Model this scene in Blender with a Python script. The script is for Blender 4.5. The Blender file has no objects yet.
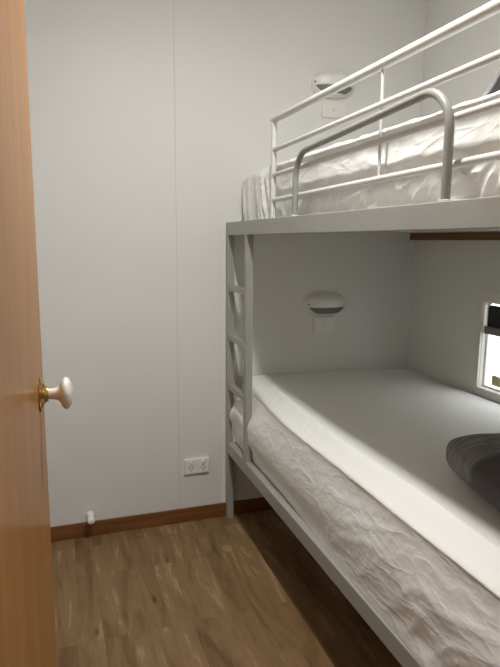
import bpy, bmesh, math, random
from mathutils import Vector, Matrix, noise
random.seed(7)
scene = bpy.context.scene
COL = scene.collection
PI = math.pi

# ------------------------------------------------------------------ camera
def make_camera():
    yaw, pitch, roll = 0.325962, 0.158833, 0.0080948
    f = Vector((math.sin(yaw)*math.cos(pitch), math.cos(yaw)*math.cos(pitch), -math.sin(pitch)))
    r0 = Vector((math.cos(yaw), -math.sin(yaw), 0)); u0 = r0.cross(f)
    r = math.cos(roll)*r0 + math.sin(roll)*u0
    u = -math.sin(roll)*r0 + math.cos(roll)*u0
    m = Matrix(((r.x, u.x, -f.x, 0), (r.y, u.y, -f.y, 0), (r.z, u.z, -f.z, 1.3), (0, 0, 0, 1)))
    cd = bpy.data.cameras.new('camera'); co = bpy.data.objects.new('camera', cd)
    COL.objects.link(co); co.matrix_world = m
    cd.sensor_fit = 'HORIZONTAL'; cd.sensor_width = 36; cd.lens = 577.5/500*36
    cd.clip_start = 0.02; cd.clip_end = 60
    scene.camera = co
make_camera()

# ------------------------------------------------------------------ world, exposure
w = bpy.data.worlds.new('overcast_sky'); scene.world = w; w.use_nodes = True
bg = w.node_tree.nodes['Background']
bg.inputs[0].default_value = (0.97, 0.965, 0.98, 1); bg.inputs[1].default_value = 4.2
vs = scene.view_settings
vs.view_transform = 'Standard'; vs.look = 'None'; vs.gamma = 1; vs.use_curve_mapping = False
vs.exposure = 0.12
BULB = 1020.0          # radiance of the ceiling light diffuser
HALL_FILL = 75.0  # radiance of the fill light added in the hall
scene.cycles.max_bounces = 10; scene.cycles.diffuse_bounces = 8
scene.cycles.sample_clamp_indirect = 6

# ------------------------------------------------------------------ materials
def nodes_of(name):
    m = bpy.data.materials.new(name); m.use_nodes = True
    nt = m.node_tree; b = nt.nodes['Principled BSDF']
    return m, nt, b
def N(nt, t, **kw):
    n = nt.nodes.new(t)
    for k, v in kw.items():
        if k in n.inputs: n.inputs[k].default_value = v
        else: setattr(n, k, v)
    return n
def ramp(nt, stops):
    r = nt.nodes.new('ShaderNodeValToRGB'); e = r.color_ramp.elements
    while len(e) < len(stops): e.new(0.5)
    for i, (p, c) in enumerate(stops): e[i].position = p; e[i].color = (*c, 1)
    return r
def simple(name, col, rough=0.5, metal=0.0, coat=0.0, var=0.04, scale=8.0, bump=0.0, bscale=60.0, spec=0.5):
    m, nt, b = nodes_of(name); L = nt.links.new
    tc = N(nt, 'ShaderNodeTexCoord')
    nz = N(nt, 'ShaderNodeTexNoise', Scale=scale, Detail=4.0)
    L(tc.outputs['Object'], nz.inputs['Vector'])
    c = Vector(col)
    r = ramp(nt, [(0.3, tuple(c*(1-var))), (0.7, tuple(Vector([min(1, q) for q in c*(1+var)])))])
    L(nz.outputs['Fac'], r.inputs[0]); L(r.outputs[0], b.inputs['Base Color'])
    b.inputs['Roughness'].default_value = rough; b.inputs['Metallic'].default_value = metal
    b.inputs['Coat Weight'].default_value = coat; b.inputs['Coat Roughness'].default_value = 0.12
    b.inputs['Specular IOR Level'].default_value = spec
    if bump:
        n2 = N(nt, 'ShaderNodeTexNoise', Scale=bscale, Detail=3.0)
        L(tc.outputs['Object'], n2.inputs['Vector'])
        bp = N(nt, 'ShaderNodeBump', Strength=bump, Distance=0.002)
        L(n2.outputs['Fac'], bp.inputs['Height']); L(bp.outputs[0], b.inputs['Normal'])
    return m

def floor_material():
    m, nt, b = nodes_of('timber_look_vinyl'); L = nt.links.new
    tc = N(nt, 'ShaderNodeTexCoord')
    mp = N(nt, 'ShaderNodeMapping'); mp.inputs['Rotation'].default_value = (0, 0, PI/2)
    mp.inputs['Location'].default_value = (0.31, 0.043, 0)
    L(tc.outputs['Object'], mp.inputs[0])
    br = N(nt, 'ShaderNodeTexBrick', Scale=1.0)
    br.inputs['Brick Width'].default_value = 0.62; br.inputs['Row Height'].default_value = 0.074
    br.inputs['Mortar Size'].default_value = 0.0009; br.inputs['Mortar Smooth'].default_value = 0.3
    br.inputs['Color1'].default_value = (0, 0, 0, 1); br.inputs['Color2'].default_value = (1, 1, 1, 1)
    br.inputs['Mortar'].default_value = (0.35, 0.35, 0.35, 1); br.offset = 0.37; br.offset_frequency = 2
    L(mp.outputs[0], br.inputs['Vector'])
    # wood grain, stretched along the planks, shifted plank by plank
    sep = N(nt, 'ShaderNodeVectorMath', operation='MULTIPLY_ADD')
    sep.inputs[1].default_value = (7, 3, 5)
    L(br.outputs['Color'], sep.inputs[0]); L(tc.outputs['Object'], sep.inputs[2])
    mg = N(nt, 'ShaderNodeMapping'); mg.inputs['Scale'].default_value = (13, 1.9, 1)
    L(sep.outputs[0], mg.inputs[0])
    g = N(nt, 'ShaderNodeTexNoise', Scale=1.0, Detail=6.0, Roughness=0.62, Distortion=1.3)
    L(mg.outputs[0], g.inputs['Vector'])
    mg2 = N(nt, 'ShaderNodeMapping'); mg2.inputs['Scale'].default_value = (55, 5, 1)
    L(sep.outputs[0], mg2.inputs[0])
    g2 = N(nt, 'ShaderNodeTexNoise', Scale=1.0, Detail=5.0, Roughness=0.7, Distortion=0.6)
    L(mg2.outputs[0], g2.inputs['Vector'])
    r = ramp(nt, [(0.26, (0.110, 0.058, 0.022)), (0.44, (0.195, 0.116, 0.050)), (0.585, (0.240, 0.150, 0.070)), (0.625, (0.33, 0.225, 0.120)), (0.70, (0.29, 0.19, 0.095)), (0.80, (0.40, 0.29, 0.165))])
    ad = N(nt, 'ShaderNodeMath', operation='MULTIPLY_ADD'); ad.inputs[1].default_value = 0.10
    L(br.outputs['Color'], ad.inputs[0])
    s = N(nt, 'ShaderNodeMath', operation='MULTIPLY_ADD'); s.inputs[1].default_value = 0.22
    L(g2.outputs['Fac'], s.inputs[0])
    s0 = N(nt, 'ShaderNodeMath', operation='SUBTRACT'); s0.inputs[1].default_value = 0.175
    L(g.outputs['Fac'], s0.inputs[0]); L(s0.outputs[0], s.inputs[2]); L(s.outputs[0], ad.inputs[2])
    L(ad.outputs[0], r.inputs[0])
    # knots
    kn = N(nt, 'ShaderNodeTexVoronoi', Scale=1.0)
    mk = N(nt, 'ShaderNodeMapping'); mk.inputs['Scale'].default_value = (9, 3.2, 1)
    L(tc.outputs['Object'], mk.inputs[0]); L(mk.outputs[0], kn.inputs['Vector'])
    kr = ramp(nt, [(0.03, (0.35, 0.3, 0.27)), (0.10, (1, 1, 1))])
    L(kn.outputs['Distance'], kr.inputs[0])
    mx = N(nt, 'ShaderNodeMixRGB', blend_type='MULTIPLY'); mx.inputs[0].default_value = 1
    L(r.outputs[0], mx.inputs[1]); L(kr.outputs[0], mx.inputs[2])
    mo = N(nt, 'ShaderNodeMixRGB'); mo.inputs[2].default_value = (0.10, 0.06, 0.03, 1)
    mf = N(nt, 'ShaderNodeMath', operation='MULTIPLY'); mf.inputs[1].default_value = 0.55
    L(br.outputs['Fac'], mf.inputs[0]); L(mf.outputs[0], mo.inputs[0])
    L(mx.outputs[0], mo.inputs[1]); L(mo.outputs[0], b.inputs['Base Color'])
    b.inputs['Roughness'].default_value = 0.5; b.inputs['Specular IOR Level'].default_value = 0.35
    bp = N(nt, 'ShaderNodeBump', Strength=0.25, Distance=0.001)
    L(g2.outputs['Fac'], bp.inputs['Height']); L(bp.outputs[0], b.inputs['Normal'])
    return m

def wood_material(name, dark, light, rough, coat, axis_scale, coatrough=0.15):
    m, nt, b = nodes_of(name); L = nt.links.new
    tc = N(nt, 'ShaderNodeTexCoord')
    mp = N(nt, 'ShaderNodeMapping'); mp.inputs['Scale'].default_value = axis_scale
    L(tc.outputs['Object'], mp.inputs[0])
    g = N(nt, 'ShaderNodeTexNoise', Scale=1.0, Detail=6.0, Roughness=0.6, Distortion=0.8)
    L(mp.outputs[0], g.inputs['Vector'])
    r = ramp(nt, [(0.3, dark), (0.7, light)])
    L(g.outputs['Fac'], r.inputs[0]); L(r.outputs[0], b.inputs['Base Color'])
    b.inputs['Roughness'].default_value = rough
    b.inputs['Coat Weight'].default_value = coat; b.inputs['Coat Roughness'].default_value = coatrough
    return m

def sheet_material():
    m, nt, b = nodes_of('white_cotton_sheet'); L = nt.links.new
    tc = N(nt, 'ShaderNodeTexCoord')
    n2 = N(nt, 'ShaderNodeTexNoise', Scale=900.0, Detail=1.0); L(tc.outputs['Object'], n2.inputs['Vector'])
    def crease(rot, scl, w_, pw, amp):
        mp = N(nt, 'ShaderNodeMapping'); mp.inputs['Rotation'].default_value = rot; mp.inputs['Scale'].default_value = scl
        L(tc.outputs['Object'], mp.inputs[0])
        n_ = N(nt, 'ShaderNodeTexNoise', Scale=1.0, Detail=1.5, Roughness=0.45, Distortion=w_); L(mp.outputs[0], n_.inputs['Vector'])
        s_ = N(nt, 'ShaderNodeMath', operation='SUBTRACT'); s_.inputs[1].default_value = 0.5; L(n_.outputs['Fac'], s_.inputs[0])
        a_ = N(nt, 'ShaderNodeMath', operation='ABSOLUTE'); L(s_.outputs[0], a_.inputs[0])
        k_ = N(nt, 'ShaderNodeMapRange'); k_.inputs['From Max'].default_value = 0.20; k_.inputs['To Min'].default_value = 1; k_.inputs['To Max'].default_value = 0
        L(a_.outputs[0], k_.inputs['Value'])
        p_ = N(nt, 'ShaderNodeMath', operation='POWER'); p_.inputs[1].default_value = pw; L(k_.outputs[0], p_.inputs[0])
        q_ = N(nt, 'ShaderNodeMath', operation='MULTIPLY'); q_.inputs[1].default_value = amp; L(p_.outputs[0], q_.inputs[0]); return q_
    tot = None
    for args in (((0.55, 0, 0), (8, 5.5, 13), 0.9, 2.2, 1.0), ((-0.6, 0, 0), (12, 9, 22), 1.0, 2.0, 0.55), ((0.15, 0, 0), (25, 19, 40), 0.8, 1.6, 0.28)):
        c_ = crease(*args)
        if tot is None: tot = c_
        else:
            ad = N(nt, 'ShaderNodeMath', operation='ADD'); L(tot.outputs[0], ad.inputs[0]); L(c_.outputs[0], ad.inputs[1]); tot = ad
    # the sheet is pulled flat on top, creased where it hangs
    ge = N(nt, 'ShaderNodeNewGeometry'); sx = N(nt, 'ShaderNodeSeparateXYZ'); L(ge.outputs['True Normal'], sx.inputs[0])
    mk = N(nt, 'ShaderNodeMapRange', interpolation_type='SMOOTHSTEP'); mk.inputs['From Min'].default_value = 0.45; mk.inputs['From Max'].default_value = 0.95
    mk.inputs['To Min'].default_value = 1; mk.inputs['To Max'].default_value = 0.05
    L(sx.outputs['Z'], mk.inputs['Value'])
    mm = N(nt, 'ShaderNodeMath', operation='MULTIPLY'); L(tot.outputs[0], mm.inputs[0]); L(mk.outputs[0], mm.inputs[1])
    bp = N(nt, 'ShaderNodeBump', Strength=0.75, Distance=0.0012)
    L(mm.outputs[0], bp.inputs['Height'])
    b2 = N(nt, 'ShaderNodeBump', Strength=0.08, Distance=0.0005)
    L(n2.outputs['Fac'], b2.inputs['Height']); L(bp.outputs[0], b2.inputs['Normal'])
    L(b2.outputs[0], b.inputs['Normal'])
    b.inputs['Base Color'].default_value = (0.79, 0.795, 0.78, 1)
    b.inputs['Roughness'].default_value = 0.9; b.inputs['Specular IOR Level'].default_value = 0.2
    return m

def cushion_material(name, plain, light, dark, split, soft=0.01):
    """plain charcoal cloth; beyond local y = split a band woven in fine broken lines"""
    m, nt, b = nodes_of(name); L = nt.links.new
    tc = N(nt, 'ShaderNodeTexCoord'); sx = N(nt, 'ShaderNodeSeparateXYZ')
    L(tc.outputs['Object'], sx.inputs[0])
    mp = N(nt, 'ShaderNodeMapping'); mp.inputs['Scale'].default_value = (14, 150, 14)
    L(tc.outputs['Object'], mp.inputs[0])
    g = N(nt, 'ShaderNodeTexNoise', Scale=1.0, Detail=4.0, Roughness=0.65, Distortion=0.5)
    L(mp.outputs[0], g.inputs['Vector'])
    r = ramp(nt, [(0.38, dark), (0.62, light)])
    L(g.outputs['Fac'], r.inputs[0])
    f = N(nt, 'ShaderNodeMapRange'); f.inputs['From Min'].default_value = split-soft; f.inputs['From Max'].default_value = split+soft
    L(sx.outputs['Y'], f.inputs['Value'])
    mx = N(nt, 'ShaderNodeMixRGB'); mx.inputs[1].default_value = (*plain, 1)
    L(f.outputs[0], mx.inputs[0]); L(r.outputs[0], mx.inputs[2]); L(mx.outputs[0], b.inputs['Base Color'])
    b.inputs['Roughness'].default_value = 0.95; b.inputs['Specular IOR Level'].default_value = 0.15
    n2 = N(nt, 'ShaderNodeTexNoise', Scale=450.0, Detail=2.0); L(tc.outputs['Object'], n2.inputs['Vector'])
    bp = N(nt, 'ShaderNodeBump', Strength=0.5, Distance=0.0015)
    L(n2.outputs['Fac'], bp.inputs['Height']); L(bp.outputs[0], b.inputs['Normal'])
    return m

def emission(name, col, s):
    m = bpy.data.materials.new(name); m.use_nodes = True; nt = m.node_tree; nt.nodes.clear()
    e = nt.nodes.new('ShaderNodeEmission'); o = nt.nodes.new('ShaderNodeOutputMaterial')
    e.inputs[0].default_value = (*col, 1); e.inputs[1].default_value = s
    nt.links.new(e.outputs[0], o.inputs[0]); return m
def glass_material():
    m, nt, b = nodes_of('clear_glass')
    b.inputs['Base Color'].default_value = (0.95, 0.98, 0.97, 1)
    b.inputs['Roughness'].default_value = 0.0; b.inputs['Transmission Weight'].default_value = 1.0
    b.inputs['IOR'].default_value = 1.1
    return m

M = dict(
    wall=simple('white_wall_panel', (0.72, 0.722, 0.705), 0.55, var=0.012, scale=1.5, bump=0.05, bscale=30),
    ceiling=simple('white_ceiling_panel', (0.74, 0.73, 0.71), 0.7, var=0.01),
    groove=simple('panel_joint', (0.55, 0.56, 0.55), 0.7),
    floor=floor_material(),
    base=wood_material('stained_skirting', (0.13, 0.048, 0.014), (0.24, 0.095, 0.03), 0.4, 0.3, (3, 40, 40)),
    batten=wood_material('dark_stained_batten', (0.14, 0.055, 0.02), (0.24, 0.10, 0.038), 0.5, 0.1, (40, 3, 40)),
    door=wood_material('varnished_door_veneer', (0.28, 0.112, 0.013), (0.40, 0.172, 0.027), 0.55, 0.36, (30, 14, 1.1), 0.15),
    white=simple('white_powder_coat', (0.62, 0.62, 0.60), 0.36, var=0.02),
    grey=simple('grey_powder_coat', (0.33, 0.33, 0.31), 0.38, var=0.03),
    hoop=simple('dark_grey_powder_coat', (0.27, 0.27, 0.25), 0.32, var=0.03),
    sheet=sheet_material(),
    foam=simple('mattress_ticking', (0.7, 0.68, 0.65), 0.9),
    ply=simple('plywood_deck', (0.42, 0.30, 0.18), 0.7, var=0.1),
    plastic=simple('white_plastic', (0.78, 0.78, 0.75), 0.35, var=0.01),
    cream=simple('aged_cream_plastic', (0.76, 0.75, 0.70), 0.4, var=0.01),
    lens=simple('smoked_grey_lens', (0.19, 0.19, 0.18), 0.25, var=0.05),
    black=simple('black_recess', (0.012, 0.012, 0.012), 0.6),
    brass=simple('polished_brass', (0.62, 0.44, 0.17), 0.22, metal=1.0, var=0.15, scale=40),
    porcelain=simple('glazed_porcelain', (0.80, 0.74, 0.70), 0.18, coat=0.6, var=0.02),
    rubber=simple('white_rubber', (0.80, 0.79, 0.76), 0.5),
    casing=simple('warm_white_window_plastic', (0.70, 0.68, 0.64), 0.5, var=0.01),
    blind=simple('black_blockout_cloth', (0.016, 0.018, 0.020), 0.8),
    blindrail=simple('grey_blind_rail', (0.16, 0.155, 0.14), 0.5),
    beige=simple('beige_plastic', (0.52, 0.46, 0.33), 0.5),
    cush=cushion_material('charcoal_cushion_cloth', (0.085, 0.080, 0.080), (0.25, 0.24, 0.235), (0.12, 0.115, 0.113), 0.02),
    cush2=cushion_material('silver_plush_cushion_cloth', (0.055, 0.052, 0.052), (0.50, 0.50, 0.49), (0.24, 0.24, 0.24), 0.13),
    render=simple('cream_cladding', (0.80, 0.78, 0.70), 0.8),
    paving=simple('pale_paving', (0.62, 0.62, 0.58), 0.9, var=0.1, scale=3),
    glass=glass_material(),
    bulb=emission('opal_diffuser', (1.0, 0.975, 0.935), BULB),
    fill_glow=emission('hall_fill_glow', (1.0, 0.93, 0.82), HALL_FILL),  # glow of the added fill light
)

# ------------------------------------------------------------------ mesh helpers
class MB:
    def __init__(s): s.v = []; s.f = []; s.smooth = []
    def add(s, vs_, fs, smooth=False):
        o = len(s.v); s.v += [Vector(p) for p in vs_]
        for f in fs: s.f.append([i+o for i in f]); s.smooth.append(smooth)
        return s
    def box(s, a, b, bev=0.0, mat=None):
        bm = bmesh.new(); bmesh.ops.create_cube(bm, size=1)
        a = Vector(a); b = Vector(b); c = (a+b)/2; d = b-a
        for v in bm.verts: v.co = Vector((v.co.x*d.x+c.x, v.co.y*d.y+c.y, v.co.z*d.z+c.z))
        if bev: bmesh.ops.bevel(bm, geom=bm.edges[:], offset=bev, segments=2, affect='EDGES', profile=0.5)
        if mat:
            for v in bm.verts: v.co = mat @ v.co
        bm.verts.index_update()
        s.add([v.co.copy() for v in bm.verts], [[v.index for v in f.verts] for f in bm.faces])
        bm.free(); return s
    def tube(s, pts, r, n=14, cap=True):
        pts = [Vector(p) for p in pts]; rings = []
        t0 = (pts[1]-pts[0]).normalized()
        up = Vector((0, 0, 1)) if abs(t0.z) < 0.9 else Vector((1, 0, 0))
        nrm = (up - t0*up.dot(t0)).normalized()
        for i, p in enumerate(pts):
            if i == 0: t = pts[1]-pts[0]
            elif i == len(pts)-1: t = pts[-1]-pts[-2]
            else: t = (pts[i+1]-p).normalized()+(p-pts[i-1]).normalized()
            t.normalize(); nrm = (nrm - t*nrm.dot(t)).normalized(); bn = t.cross(nrm)
            rr = r[i] if isinstance(r, (list, tuple)) else r
            rings.append([p + (nrm*math.cos(2*PI*k/n)+bn*math.sin(2*PI*k/n))*rr for k in range(n)])
        vs_ = [q for ring in rings for q in ring]; fs = []
        for i in range(len(pts)-1):
            for k in range(n):
                fs.append([i*n+k, i*n+(k+1) % n, (i+1)*n+(k+1) % n, (i+1)*n+k])
        s.add(vs_, fs, True)
        if cap:
            s.add(rings[0], [list(range(n))[::-1]]); s.add(rings[-1], [list(range(n))])
        return s
    def lathe(s, prof, origin, axis, n=32):
        """prof: (radius, distance along axis)"""
        axis = Vector(axis).normalized(); o = Vector(origin)
        up = Vector((0, 0, 1)) if abs(axis.z) < 0.9 else Vector((1, 0, 0))
        a = axis.cross(up).normalized(); b = axis.cross(a)
        vs_ = []; fs = []
        for (r, d) in prof:
            for k in range(n):
                t = 2*PI*k/n; vs_.append(o+axis*d+(a*math.cos(t)+b*math.sin(t))*r)
        for i in range(len(prof)-1):
            for k in range(n):
                fs.append([i*n+k, i*n+(k+1) % n, (i+1)*n+(k+1) % n, (i+1)*n+k])
        fs.append(list(range(n))[::-1]); m_ = (len(prof)-1)*n; fs.append([m_+k for k in range(n)])
        s.add(vs_, fs, True); return s
    def build(s, name, mat, parent=None, origin=(0, 0, 0)):
        o_ = Vector(origin)
        me = bpy.data.meshes.new(name)
        base = world_loc(parent) + o_ if parent else o_
        me.from_pydata([tuple(v-base) for v in s.v], [], s.f)
        me.update()
        bm = bmesh.new(); bm.from_mesh(me); bmesh.ops.remove_doubles(bm, verts=bm.verts, dist=1e-6)
        bmesh.ops.recalc_face_normals(bm, faces=bm.faces); bm.to_mesh(me); bm.free()
        if any(s.smooth):
            me.shade_smooth()
            try: me.set_sharp_from_angle(angle=math.radians(40))
            except Exception: pass
        me.materials.append(mat)
        o = bpy.data.objects.new(name, me); COL.objects.link(o)
        if parent: o.parent = parent
        o.location = o_
        return o
def world_loc(o):
    v = Vector((0, 0, 0))
    while o: v += o.location; o = o.parent
    return v
def fillet(pts, rad, seg=8):
    pts = [Vector(p) for p in pts]; out = [pts[0]]
    for i in range(1, len(pts)-1):
        p = pts[i]; a = (pts[i-1]-p).normalized(); b = (pts[i+1]-p).normalized()
        ang = a.angle(b); t = rad/math.tan(ang/2)
        A = p+a*t; B = p+b*t; c = p+(a+b).normalized()*(rad/math.sin(ang/2))
        va = A-c; vb = B-c; th = va.angle(vb)
        for k in range(seg+1):
            q = k/seg
            out.append(c+(va*math.sin((1-q)*th)+vb*math.sin(q*th))/math.sin(th))
    out.append(pts[-1]); return out
def tag(o, label=None, cat=None, group=None, kind=None):
    if label: o['label'] = label
    if cat: o['category'] = cat
    if group: o['group'] = group
    if kind: o['kind'] = kind
    return o
def thing(name, loc, label, cat, group=None):
    o = bpy.data.objects.new(name, None); o.empty_display_size = 0.1; COL.objects.link(o); o.location = loc
    return tag(o, label, cat, group)
def struct(name, mb, mat, label=None, origin=(0, 0, 0)):
    return tag(mb.build(name, mat, None, origin), label, None, None, 'structure')
def copy_tree(o, parent=None):
    c = o.copy(); COL.objects.link(c); c.parent = parent
    for ch in list(o.children): copy_tree(ch, c)
    return c

# ------------------------------------------------------------------ the room
XL, XR, YN, YF, ZC = -0.76, 1.703, 0.20, 2.495, 2.41
# far wall: two panels with a fine joint between them
fw = MB()
fw.box((XL-0.06, YF, -0.05), (0.5035, YF+0.05, ZC+0.05), 0.0012)
fw.box((0.505, YF, -0.05), (XR+0.06, YF+0.05, ZC+0.05), 0.0012)
wf = struct('wall_far', fw, M['wall'])
tag(MB().box((0.49, YF+0.0018, -0.05), (0.52, YF+0.012, ZC+0.05)).build('panel_joint', M['groove'], wf))
struct('floor', MB().box((XL-0.06, -1.5, -0.05), (XR+0.06, YF+0.05, 0)), M['floor'])
struct('ceiling', MB().box((XL-0.06, -1.5, ZC), (XR+0.06, YF+0.05, ZC+0.05)), M['ceiling'])
struct('wall_left', MB().box((XL-0.06, YN, 0), (XL, YF, ZC)), M['wall'])
# right wall around the window opening
WY0, WY1, WZ0, WZ1 = 1.36, 1.974, 0.687, 1.062
rw = MB()
rw.box((XR, -1.5, 0), (XR+0.03, WY0, ZC)); rw.box((XR, WY1, 0), (XR+0.03, YF, ZC))
rw.box((XR, WY0, 0), (XR+0.03, WY1, WZ0)); rw.box((XR, WY0, WZ1), (XR+0.03, WY1, ZC))
struct('wall_right', rw, M['wall'])
# near wall with the doorway the picture is taken through, and the hall behind it
DX0, DX1, DZ = -0.085, 0.645, 2.04
nw = MB()
nw.box((XL-0.06, YN-0.06, 0), (DX0, YN, ZC)); nw.box((DX1, YN-0.06, 0), (XR, YN, ZC)); nw.box((DX0, YN-0.06, DZ), (DX1, YN, ZC))
struct('wall_near', nw, M['wall'])
struct('wall_hall', MB().box((XL-0.06, -1.55, 0), (XR+0.06, -1.5, ZC)).box((XL-0.06, -1.5, 0), (XL, YN-0.06, ZC)), M['wall'])

BH, BT = 0.068, 0.009
struct('baseboard_far', MB().box((XL+BT, YF-BT, 0), (XR, YF, BH), 0.002), M['base'])
struct('baseboard_left', MB().box((XL, YN, 0), (XL+BT, YF, BH), 0.002), M['base'])
struct('baseboard_right', MB().box((XR-BT, YN, 0), (XR, YF-BT, BH), 0.002), M['base'])

# timber ledger on the right wall under the upper bunk
struct('trim_1', MB().box((XR-0.028, YN+0.02, 1.311), (XR, YF, 1.342), 0.0015), M['batten'])
# corner bead in the far right corner above the bunk
struct('trim_2', MB().box((XR-0.004, YF-0.004, 1.9), (XR, YF, ZC-0.012), 0.001), M['casing'])

struct('trim_4', MB().box((0.7105, YF-0.003, BH), (0.7255, YF, 1.385), 0.0008), M['plastic'])
# window with rounded corners, set in a thin plastic casing
def rrect(y0, y1, z0, z1, r, n=8, rb=None):
    out = []; q = r if rb is None else rb
    for cy, cz, a0, p in ((y1-r, z1-r, 0, r), (y0+r, z1-r, 90, r), (y0+q, z0+q, 180, q), (y1-q, z0+q, 270, q)):
        for k in range(n+1):
            a = math.radians(a0+90*k/n); out.append((cy+p*math.cos(a), cz+p*math.sin(a)))
    return out
def ring_frame(mb, x0, x1, outer, inner):
    n = len(outer); vs_ = []
    for x in (x0, x1):
        vs_ += [(x, y, z) for y, z in outer]; vs_ += [(x, y, z) for y, z in inner]
    fs = []
    for k in range(n):
        j = (k+1) % n
        fs.append([k, j, n+j, n+k]); fs.append([2*n+k, 3*n+k, 3*n+j, 2*n+j])
        fs.append([k, 2*n+k, 2*n+j, j]); fs.append([n+k, n+j, 3*n+j, 3*n+k])
    return mb.add(vs_, fs)
win = bpy.data.objects.new('window_1', None); COL.objects.link(win); win.location = (XR, (WY0+WY1)/2, WZ0)
tag(win, kind='structure')
cas = MB()
ring_frame(cas, XR-0.009, XR+0.001, rrect(WY0-0.028, WY1+0.028, WZ0-0.030, WZ1+0.045, 0.004), rrect(WY0+0.004, WY1-0.002, WZ0+0.004, WZ1-0.004, 0.022, rb=0.007))
cas.build('window_casing', M['casing'], win)
fr = MB()
ring_frame(fr, XR+0.001, XR+0.032, rrect(WY0, WY1, WZ0, WZ1, 0.004), rrect(WY0+0.004, WY1-0.004, WZ0+0.004, WZ1-0.004, 0.02, rb=0.006))
fr.build('window_liner', M['plastic'], win)
fr = MB()
ring_frame(fr, XR+0.021, XR+0.030, rrect(WY0+0.004, WY1-0.004, WZ0+0.004, WZ1-0.004, 0.02, rb=0.006), rrect(WY0+0.011, WY1-0.011, WZ0+0.012, WZ1-0.011, 0.014, rb=0.005))
fr.build('window_frame', M['plastic'], win)
MB().box((XR+0.024, WY0+0.010, WZ0+0.011), (XR+0.027, WY1-0.010, WZ1-0.010)).build('window_pane', M['glass'], win)
MB().box((XR+0.006, 1.850, WZ0+0.026), (XR+0.021, 1.905, WZ0+0.068), 0.004).build('window_latch', M['beige'], win)
bl = thing('window_blind', (XR+0.014, (WY0+WY1)/2, WZ1-0.02), 'black roller blind pulled a little way down inside the window', 'blind')
MB().box((XR+0.012, WY0+0.030, 0.955), (XR+0.015, WY1-0.016, 1.034)).build('blind_cloth', M['blind'], bl)
MB().box((XR+0.004, WY0+0.012, 0.922), (XR+0.019, WY1-0.008, 0.955), 0.003).build('bottom_rail', M['blindrail'], bl)
MB().tube([(XR+0.0115, WY0+0.03, 1.036), (XR+0.0115, WY1-0.03, 1.036)], 0.0085).build('roller', M['blind'], bl)

# outside the window
struct('ground', MB().box((XR+0.06, -3, -0.6), (9, 8, -0.5)), M['paving'])
struct('wall_outside', MB().box((3.6, -2.0, -0.5), (3.7, 7.0, 1.6)), M['render'])

# ceiling light (out of frame above; the room's own lamp)
cl = thing('ceiling_light', (0.460, 1.12, ZC), 'small round opal ceiling light in the middle of the room', 'light')
MB().lathe([(0.085, 0), (0.085, 0.012), (0.075, 0.02)], (0.460, 1.12, ZC), (0, 0, -1)).build('light_base', M['plastic'], cl)
MB().lathe([(0.048, 0.014), (0.048, 0.0205), (0.045, 0.0235), (0.03, 0.0265), (0.004, 0.0275)], (0.460, 1.12, ZC), (0, 0, -1), 20).build('diffuser', M['bulb'], cl)
hall_fill = thing('ceiling_light', (0.35, -0.75, ZC), 'added round fill light, unseen in the hall behind the doorway', 'light')  # unseen lamp, added to fill the shaded sides from behind the camera
MB().lathe([(0.085, 0), (0.085, 0.012), (0.075, 0.02)], (0.35, -0.75, ZC), (0, 0, -1)).build('light_base', M['plastic'], hall_fill)
MB().lathe([(0.070*math.cos(a*PI/2/8), 0.02+0.045*math.sin(a*PI/2/8)) for a in range(8)]+[(0.004, 0.065)], (0.35, -0.75, ZC), (0, 0, -1), 20).build('diffuser', M['fill_glow'], hall_fill)

# ------------------------------------------------------------------ the open door with its porcelain knob
def make_door():
    th = math.radians(4.0); wd = 0.715; t = 0.035; back = 0.058; kz = 1.0625
    edge = Vector((-0.0255, 0.985, 0))              # free edge, room-side face
    hinge = edge - Vector((math.sin(th), math.cos(th), 0))*wd
    d = bpy.data.objects.new('door_1', None); COL.objects.link(d); d.location = hinge; d.rotation_euler = (0, 0, -th)
    tag(d, kind='structure')
    def part(mb, name, mat, parent=d):
        o = mb.build(name, mat); o.parent = parent; return o
    part(MB().box((-t, 0, 0.012), (0, wd, 2.03), 0.0015), 'door_leaf', M['door'])
    for sgn in (1, -1):
        ky = wd-back; x0 = 0 if sgn > 0 else -t
        rose = MB()
        rose.lathe([(0.027, 0), (0.0275, 0.0015), (0.0255, 0.003), (0.020, 0.0035), (0.0185, 0.0055), (0.0165, 0.006), (0.0125, 0.009), (0.0115, 0.0125), (0.0095, 0.013)], (x0, ky, kz), (sgn, 0, 0), 36)
        r = part(rose, 'knob_rose', M['brass'])
        for a in (45, 135, 225, 315):
            s_ = MB().lathe([(0.0026, 0.003), (0.0026, 0.0052), (0.0012, 0.006)], (x0, ky+0.0215*math.cos(math.radians(a)), kz+0.0215*math.sin(math.radians(a))), (sgn, 0, 0), 10)
            part(s_, 'screw', M['brass'], r)
        kn = MB()
        prof = [(0.0078, 0.012), (0.0086, 0.017), (0.0090, 0.022), (0.0100, 0.026), (0.0130, 0.029)]
        c, rx, rr = 0.0388, 0.0105, 0.0252
        for k in range(1, 17):
            a = -PI/2 + PI*k/16
            if math.cos(a)*rr > 0.013 or a > 0: prof.append((max(rr*math.cos(a), 0.0006), c+rx*math.sin(a)))
        kn.lathe(prof, (x0, ky, kz), (sgn, 0, 0), 36)
        part(kn, 'door_knob', M['porcelain'])
    part(MB().box((-t+0.007, wd-0.0005, kz-0.03), (-0.007, wd+0.0012, kz+0.03), 0.0004), 'latch_plate', M['brass'])
    for hz in (0.25, 1.75):
        part(MB().tube([(0.004, -0.004, hz-0.045), (0.004, -0.004, hz+0.045)], 0.0055), 'hinge', M['brass'])
make_door()
struct('trim_3', MB().box((DX0-0.05, YN, 0), (DX0, YN+0.012, DZ+0.05), 0.002).box((DX1, YN, 0), (DX1+0.05, YN+0.012, DZ+0.05), 0.002)
       .box((DX0, YN, DZ), (DX1, YN+0.012, DZ+0.05), 0.002), M['base'])

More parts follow.
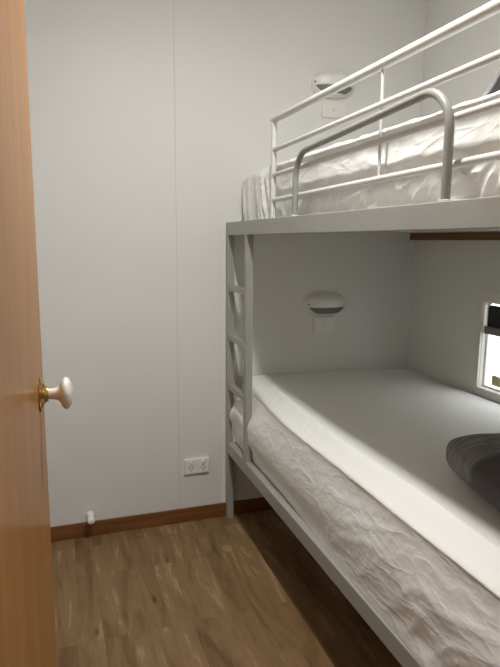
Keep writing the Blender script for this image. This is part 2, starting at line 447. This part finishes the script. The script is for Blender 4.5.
# ------------------------------------------------------------------ bunk bed frame
X0 = 0.729; YB0, YB1 = 0.55, YF-0.001
bed = thing('bunk_bed', (X0, 1.5, 0), 'grey and white steel bunk bed frame with ladder against the walls', 'bed')
U0, U1 = 1.325, 1.380; L0, L1 = 0.322, 0.376
up = MB().box((0.727, YB0, U0), (0.775, YB1, U1), 0.002); up.build('upper_rail', M['grey'], bed)
MB().box((X0, YB0, L0), (0.765, YB1, L1), 0.002).build('lower_rail', M['grey'], bed)
# corner posts (far one beside the ladder, near one beyond the frame)
MB().box((0.7265, YF-0.031, 0), (0.757, YF-0.001, U0), 0.0015).build('post', M['grey'], bed)
MB().box((0.7265, YB0, 0), (0.757, YB0+0.03, U0), 0.0015).build('post', M['grey'], bed)
for yy in (YB0+0.001, YF-0.05):
    MB().box((1.65, yy, 0.001), (1.68, yy+0.03, L0), 0.0015).build('leg', M['grey'], bed)
MB().box((X0, 2.206, L1), (X0+0.029, 2.235, U0), 0.0015).build('ladder_stile', M['grey'], bed)
for z in (1.094, 0.872, 0.643):
    MB().box((X0+0.001, 2.235, z-0.0125), (X0+0.026, YF-0.031, z+0.0125), 0.0012).build('rung', M['grey'], bed)
MB().box((0.765, YB0, 0.350), (1.685, YF-0.03, 0.374), 0.001).build('lower_deck', M['ply'], bed)
MB().box((0.775, YB0, 1.345), (1.695, YF-0.003, 1.378), 0.001).build('upper_deck', M['white'], bed)
# guard rail
GX = 0.768
g = bed
MB().tube([(GX, 2.02, U1), (GX, 2.02, 1.738)], 0.0105).build('guard_post', M['white'], g)
MB().tube([(GX, 0.60, U1), (GX, 0.60, 1.717)], 0.0105).build('guard_post', M['white'], g)
MB().tube([(GX, 2.03, 1.729), (GX, 0.60, 1.714)], 0.0120, 18).build('top_guard_rail', M['white'], g)
for z, zf in ((1.633, 1.624), (1.550, 1.536), (1.458, 1.448)):
    MB().tube([(GX, 2.015, zf), (GX, 0.60, z)], 0.0082).build('guard_rail', M['white'], g)
MB().tube([(GX, 1.290, 1.452), (GX, 1.290, 1.712)], 0.0042, 10).build('guard_spindle', M['white'], g)
# grab hoop over the ladder side
HX = 0.7425
hp = fillet([(HX, 1.755, U1), (HX, 1.755, 1.574), (HX, 0.991, 1.606), (HX, 0.991, U1)], 0.085, 12)
ho = MB().tube(hp, 0.0096, 18).build('grab_hoop', M['hoop'], g); ho['label'] = 'dark grey bent tube grab handle'
for yy in (1.755, 0.991):
    MB().lathe([(0.0135, 0), (0.0135, 0.003), (0.0115, 0.004)], (HX, yy, U1), (0, 0, 1), 18).build('hoop_collar', M['white'], ho)

# ------------------------------------------------------------------ mattresses in fitted sheets
def fold(p, s=1.0):
    """sharp-crested crease noise, 0..1"""
    q = Vector((p[0]*s, p[1]*s, p[2]*s))
    wv = noise.noise_vector(q*0.6)*0.9
    a = 1-abs(noise.noise(q+wv))*2.2
    return max(a, 0)**3
def sheet_mesh(x0, x1, y0, y1, zb, zt, rc, edge, side_disp, top_disp, step=0.0065, zsteps=34, warp=None):
    # rounded-rectangle outline, finer where the camera sees it
    P = []
    def line(a, b, n_):
        a = Vector(a); b = Vector(b); L_ = (b-a).length; k = max(2, int(L_/step))
        for i in range(k): P.append((a+(b-a)*i/k, Vector(n_)))
    def arc(c, a0, k=16):
        for i in range(k):
            a = math.radians(a0+90*i/k); n_ = Vector((math.cos(a), math.sin(a))); P.append((Vector(c)+n_*rc, n_))
    line((x1, y0+rc), (x1, y1-rc), (1, 0)); arc((x1-rc, y1-rc), 0)
    line((x1-rc, y1), (x0+rc, y1), (0, 1)); arc((x0+rc, y1-rc), 90)
    line((x0, y1-rc), (x0, y0+rc), (-1, 0)); arc((x0+rc, y0+rc), 180)
    line((x0+rc, y0), (x1-rc, y0), (0, -1)); arc((x1-rc, y0+rc), 270)
    xc = (x0+x1)/2; hw = (x1-x0)/2; n = len(P)
    rings = []
    for j in range(zsteps+1):
        rings.append((0.0, zb+(zt-edge-zb)*j/zsteps, 's'))
    for j in range(1, 9):
        a = PI/2*j/8; rings.append((edge*(1-math.cos(a)), zt-edge+edge*math.sin(a), 'e'))
    d = edge
    while d < hw-0.02:
        d += 0.006 if d < 0.16 else 0.02
        rings.append((min(d, hw), zt, 't'))
    rings.append((hw, zt, 't'))
    vs_ = []
    for (d, z, kind) in rings:
        for p, n_ in P:
            sp = Vector((xc, min(max(p.y, y0+hw), y1-hw)))
            q = p + (sp-p)*(d/hw)
            v = Vector((q.x, q.y, z))
            if kind == 's': v += Vector((n_.x, n_.y, 0))*side_disp(v, n_)
            elif kind == 'e':
                k = (z-(zt-edge))/edge
                v += Vector((n_.x, n_.y, 0))*side_disp(v, n_)*(1-k) + Vector((0, 0, top_disp(v, d)))*k
            else: v += Vector((0, 0, top_disp(v, d)))
            vs_.append(warp(v) if warp else v)
    fs = []
    for i in range(len(rings)-1):
        for k in range(n):
            fs.append([i*n+k, i*n+(k+1) % n, (i+1)*n+(k+1) % n, (i+1)*n+k])
    fs.append(list(range(n))[::-1])
    return MB().add(vs_, fs, True)
def sst(a, b, x):
    t = min(max((x-a)/(b-a), 0), 1); return t*t*(3-2*t)

LZ0, LZ1 = 0.378, 0.668
def low_side(v, n_):
    h = (v.z-LZ0)/(LZ1-LZ0)
    tuck = 0.026*sst(1.15, 2.0, v.y)+0.004
    base = -tuck*(1-sst(0, 0.38, h))
    if n_.x > 0.5 or n_.y > 0.6 : return base*0.3
    env = sst(0.0, 0.15, h)*(1-sst(0.88, 1.0, h))
    u, z = v.y, v.z
    near = 1-sst(1.15, 1.7, u)
    a = fold((u*5+z*6, z*9-u*3.0, 3.1), 1.0)*0.0012
    b = fold((u*13-z*10, z*19+u*7, 9.4), 1.0)*0.0008
    c = 0
    dgn = fold((u*2.6+z*5, z*2.6-u*1.1, 1.7), 1.6)*0.0045*near*(1-sst(0.6, 0.85, h))
    lump = 0.003*noise.noise(Vector((u*3.5, z*4, 1.1)))
    corner = 0.008*sst(2.1, 2.42, u)*math.sin(z*62+6*noise.noise(Vector((u*5, z*4, 2))))*(1-sst(0.3, 0.9, h)*0.6)
    hem = 0.010*(1-sst(0.9, 1.12, v.y))*(1-sst(0, 0.18, h))
    return base + (a+b+c+dgn+lump-0.004)*env + corner*env + hem
def low_top(v, d):
    z = -0.010*math.exp(-d/0.05)*(1-sst(2.2, 2.4, v.y))
    if v.x < 1.1:
        z += 0.0075*math.exp(-((d-0.104-0.01*noise.noise(Vector((v.y*3, 0, 0))))/0.013)**2)*(1-sst(2.05, 2.3, v.y))
        gz = math.exp(-((d-0.055)/0.032)**2)*sst(1.45, 1.75, v.y)*(1-sst(2.40, 2.46, v.y))
        z += 0.0042*gz*math.sin(2*PI*(v.y-1.12*d)/0.054+1.2*noise.noise(Vector((v.y*9, d*8, 4))))
    z += 0.017*sst(1.7, 2.45, v.y)*(1-sst(1.35, 1.67, v.x))
    z += 0.004*noise.noise(Vector((v.x*3, v.y*2.2, 0.4)))
    z += 0.0016*noise.noise(Vector((v.x*9, v.y*5, 7.4)))
    return z
def low_warp(v):
    # soft shoulder: the side leans in towards the top, most at the far corner by the ladder
    if v.x > 1.0: return v
    h = (v.z-LZ0)/(LZ1-LZ0)
    fall = 1-sst(0.78, 1.0, v.x)
    k = 0.040*sst(1.75, 2.42, v.y)*sst(0.5, 1.0, h) + 0.020*sst(0.45, 1.0, h)
    return Vector((v.x+k*fall, v.y, v.z))
mt = thing('mattress', (1.21, 1.5, LZ0), 'lower bunk mattress in a white fitted sheet, half in shade', 'mattress', None)
MB().box((0.79, 0.60, 0.382), (1.64, 2.42, 0.64), 0.03).build('mattress_core', M['foam'], mt)
sheet_mesh(0.734, 1.690, 0.56, 2.478, LZ0, LZ1, 0.045, 0.020, low_side, low_top, warp=low_warp).build('fitted_sheet', M['sheet'], mt)

UZ0, UZ1 = 1.382, 1.587
def up_side(v, n_):
    h = (v.z-UZ0)/(UZ1-UZ0)
    if n_.x > 0.5: return -0.004
    env = 1-sst(0.9, 1.0, h)*0.7
    u, z = v.y, v.z
    far = sst(1.98, 2.15, u)
    s_ = u - v.x*0.6
    lowb = 1-sst(0.35, 0.6, h)
    a = fold((u*6+z*6, z*9-u*3, 13.1))*0.0025 + fold((u*10+z*7, z*9, 17.7), 1.4)*0.006*lowb
    b = fold((u*15-z*11, z*15+u*5, 19.4))*0.0015
    c = fold((u*26+z*10, z*30, 25.7))*0.0007
    r1 = max(0, 1-abs(noise.noise(Vector((s_*17-z*3.5+0.7*noise.noise(Vector((s_*4, z*5, 2))), 3.3, z*0.8))))*2.4)**2
    r2 = max(0, 1-abs(noise.noise(Vector((s_*34-z*6, 8.3, z*1.5))))*2.4)**2
    f = r1*0.012 + r2*0.004
    tuck = -0.012*(1-sst(0.0, 0.25, h))
    return ((a+b+c)*(1-far) + f*far - 0.008)*env + tuck*(1-0.6*far) + 0.006*far
def up_top(v, d):
    z = -0.006*math.exp(-d/0.03)
    z += 0.007*noise.noise(Vector((v.x*3, v.y*4, 2.4)))+0.004*fold((v.x*5+v.y*3, v.y*6, 41.0))
    return z - 0.028*sst(2.37, 2.475, v.y) + 0.006*sst(1.7, 2.1, v.y)
mu = thing('mattress', (1.21, 1.5, UZ0), 'upper bunk mattress in a creased white sheet behind the guard rails', 'mattress', None)
MB().box((0.83, 0.60, 1.386), (1.62, 2.40, 1.57), 0.03).build('mattress_core', M['foam'], mu)
sheet_mesh(0.789, 1.680, 0.60, 2.470, UZ0, UZ1, 0.06, 0.032, up_side, up_top, zsteps=28).build('fitted_sheet', M['sheet'], mu)

# ------------------------------------------------------------------ cushions
def cushion(name, loc, rot, sx, sy, t, mat, label, plan=5.0, prof=3.2):
    """soft rounded pad: superellipse plan, full rounded edge, small dents"""
    nu, nv = 120, 40; vs_ = []; fs = []
    for j in range(nv+1):
        ph = -PI/2+PI*j/nv; cp, sp = math.cos(ph), math.sin(ph)
        cr = abs(cp)**(2/prof); hh = math.copysign(abs(sp)**(2/3.0), sp)
        for i in range(nu):
            a = 2*PI*i/nu; c, s_ = math.cos(a), math.sin(a)
            x = cr*math.copysign(abs(c)**(2/plan), c); y = cr*math.copysign(abs(s_)**(2/plan), s_)
            r2 = min(1, (x*x+y*y)/1.3)
            w_ = 0.010*noise.noise(Vector((x*2.6, y*2.6, hh*0.8+3)))
            vs_.append((x*sx/2+w_*0.6, y*sy/2+w_*0.6, hh*t/2*(1-0.12*r2)+w_*abs(hh)))
    for j in range(nv):
        for i in range(nu):
            fs.append([j*nu+i, j*nu+(i+1) % nu, (j+1)*nu+(i+1) % nu, (j+1)*nu+i])
    o = MB().add(vs_, fs, True).build(name, mat)
    o.location = loc; o.rotation_euler = rot
    tag(o, label, 'cushion'); return o
cushion('cushion', (1.146, 1.018, 0.740), (math.radians(0), 0, math.radians(-13)), 0.44, 0.44, 0.135, M['cush'],
        'charcoal cushion with a paler streaky band lying on the lower bunk', 7.0, 4.0)
cushion('cushion', (1.345, 1.372, 1.787), (0, math.radians(-55), 0), 0.42, 0.42, 0.12, M['cush2'],
        'grey plush cushion propped up on the upper bunk at the picture edge')

# ------------------------------------------------------------------ reading lamps on the far wall
def make_reading_lamp():
    t = thing('reading_lamp', (0, 0, 0), '', 'lamp')
    W_, H_, D_ = 0.105, 0.047, 0.068
    HB = 0.064
    def lensmask(x, z):
        zt_ = -0.018; zb_ = -0.050
        wx = 0.092-0.038*min(max((zt_-z)/(zt_-zb_), 0), 1)**1.6
        m_ = sst(0, 0.0025, zt_-z)*sst(0, 0.0025, z-zb_)*sst(0, 0.003, wx-abs(x))
        return m_
    def surf(x, z):
        hz = H_ if z > 0 else HB
        k = 1-(abs(x)/W_)**2.3-(abs(z)/hz)**2.6
        y = -D_*max(k, 0)**0.5
        return y
    nu, nv = 120, 60; vs_ = []; fs = []
    for j in range(nv+1):
        rr = math.sin(j/nv*PI/2)
        for i in range(nu):
            a = 2*PI*i/nu
            c, s_ = math.cos(a), math.sin(a)
            x = W_*rr*math.copysign(abs(c)**0.87, c); z = (H_ if s_ > 0 else HB)*rr*math.copysign(abs(s_)**0.77, s_)
            y = surf(x, z); y += 0.013*lensmask(x, z) if y < -0.016 else 0
            vs_.append((x, min(y, 0), z))
    for j in range(nv):
        for i in range(nu):
            fs.append([j*nu+i, j*nu+(i+1) % nu, (j+1)*nu+(i+1) % nu, (j+1)*nu+i])
    MB().add(vs_, fs, True).build('lamp_shell', M['plastic'], t)
    # smoked lens sunk in the lower front
    vs_ = []; fs = []; nx, nz = 40, 10
    for j in range(nz+1):
        z = -0.0190-0.0300*j/nz; wx = 0.091-0.038*(j/nz)**1.6
        for i in range(nx+1):
            x = -wx+2*wx*i/nx
            vs_.append((x, surf(x, z)+0.006, z))
    for j in range(nz):
        for i in range(nx): fs.append([j*(nx+1)+i, j*(nx+1)+i+1, (j+1)*(nx+1)+i+1, (j+1)*(nx+1)+i])
    o2 = len(vs_); vs_ += [(x*0.98, y+0.004, z) for x, y, z in vs_]
    fs += [[q+o2 for q in f][::-1] for f in fs]
    l_ = MB().add(vs_, fs, True).build('lamp_lens', M['lens'], t); l_['label'] = 'smoked grey lens'
    MB().lathe([(0.0035, 0), (0.0035, 0.003), (0.002, 0.004)], (-0.095, surf(-0.095, -0.006)-0.0005, -0.006), (0, -1, 0), 12).build('pivot_screw', M['black'], t)
    # back plate
    MB().lathe([(0.113, 0), (0.113, 0.004), (0.110, 0.006)], (0, 0, 0), (0, -1, 0), 48).build('back_plate', M['plastic'], t).scale = (1, 1, 0.52)
    return t
lampA = make_reading_lamp(); lampA['group'] = 'reading lamps on the far wall'
lampA.location = (1.217, YF, 1.013)
lampA['label'] = 'white oval reading lamp on the wall inside the lower bunk'
lampB = copy_tree(lampA); lampB.location = (1.222, YF, 2.004)
lampB['label'] = 'white oval reading lamp high on the wall above the upper bunk'
def make_switch():
    t = thing('light_switch', (0, 0, 0), '', 'switch')
    MB().box((-0.057, -0.010, -0.035), (0.055, 0, 0.036), 0.003).build('switch_plate', M['cream'], t)
    MB().box((-0.040, -0.0125, -0.027), (0.045, -0.010, 0.027), 0.001).build('switch_insert', M['cream'], t)
    MB().lathe([(0.0085, 0), (0.0085, 0.004), (0.006, 0.0075), (0.001, 0.008)], (0, -0.012, 0.001), (0, -1, 0), 20).build('switch_button', M['plastic'], t)
    return t
sA = make_switch(); sA['group'] = 'light switches under the reading lamps'; sA.location = (1.216, YF, 0.908)
sA['label'] = 'cream light switch plate just below the lower bunk reading lamp'
sB = copy_tree(sA); sB.location = (1.234, YF, 1.892)
sB['label'] = 'cream light switch plate just below the upper bunk reading lamp'

# ------------------------------------------------------------------ double power point
pp = thing('power_outlet', (0.587, YF, 0.265), 'white double power outlet low on the wall left of the bunk', 'outlet')
px, pz = 0.586, 0.2695
MB().box((px-0.058, YF-0.012, pz-0.036), (px+0.058, YF, pz+0.036), 0.0035).build('outlet_plate', M['plastic'], pp)
for s_ in (-1, 1):
    cx = px+s_*0.029
    MB().box((cx-0.0065, YF-0.0185, pz+0.012), (cx+0.0065, YF-0.010, pz+0.027), 0.0018).build('rocker_switch', M['plastic'], pp)
    for dx, dz, rot in ((-0.0075, -0.006, 30), (0.0075, -0.006, -30), (0, -0.0185, 0)):
        mt_ = Matrix.Translation((cx+dx, YF-0.0122, pz+dz)) @ Matrix.Rotation(math.radians(rot), 4, 'Y')
        MB().box((-0.0013, -0.0006, -0.004), (0.0013, 0.0006, 0.004), 0, mt_).build('socket_slot', M['black'], pp)

# ------------------------------------------------------------------ door stop on the skirting
ds = thing('door_stop', (0.104, YF, 0.098), 'white rubber door stop on the wall just above the brown skirting', 'door stop')
MB().lathe([(0.0165, 0), (0.0175, 0.004), (0.0150, 0.010), (0.0145, 0.040), (0.0160, 0.050), (0.0170, 0.062), (0.0160, 0.070), (0.0115, 0.075), (0.004, 0.077), (0.0005, 0.0773)],
           (0.104, YF, 0.098), (0.0, -1, 0.04), 28).build('rubber_buffer', M['rubber'], ds)
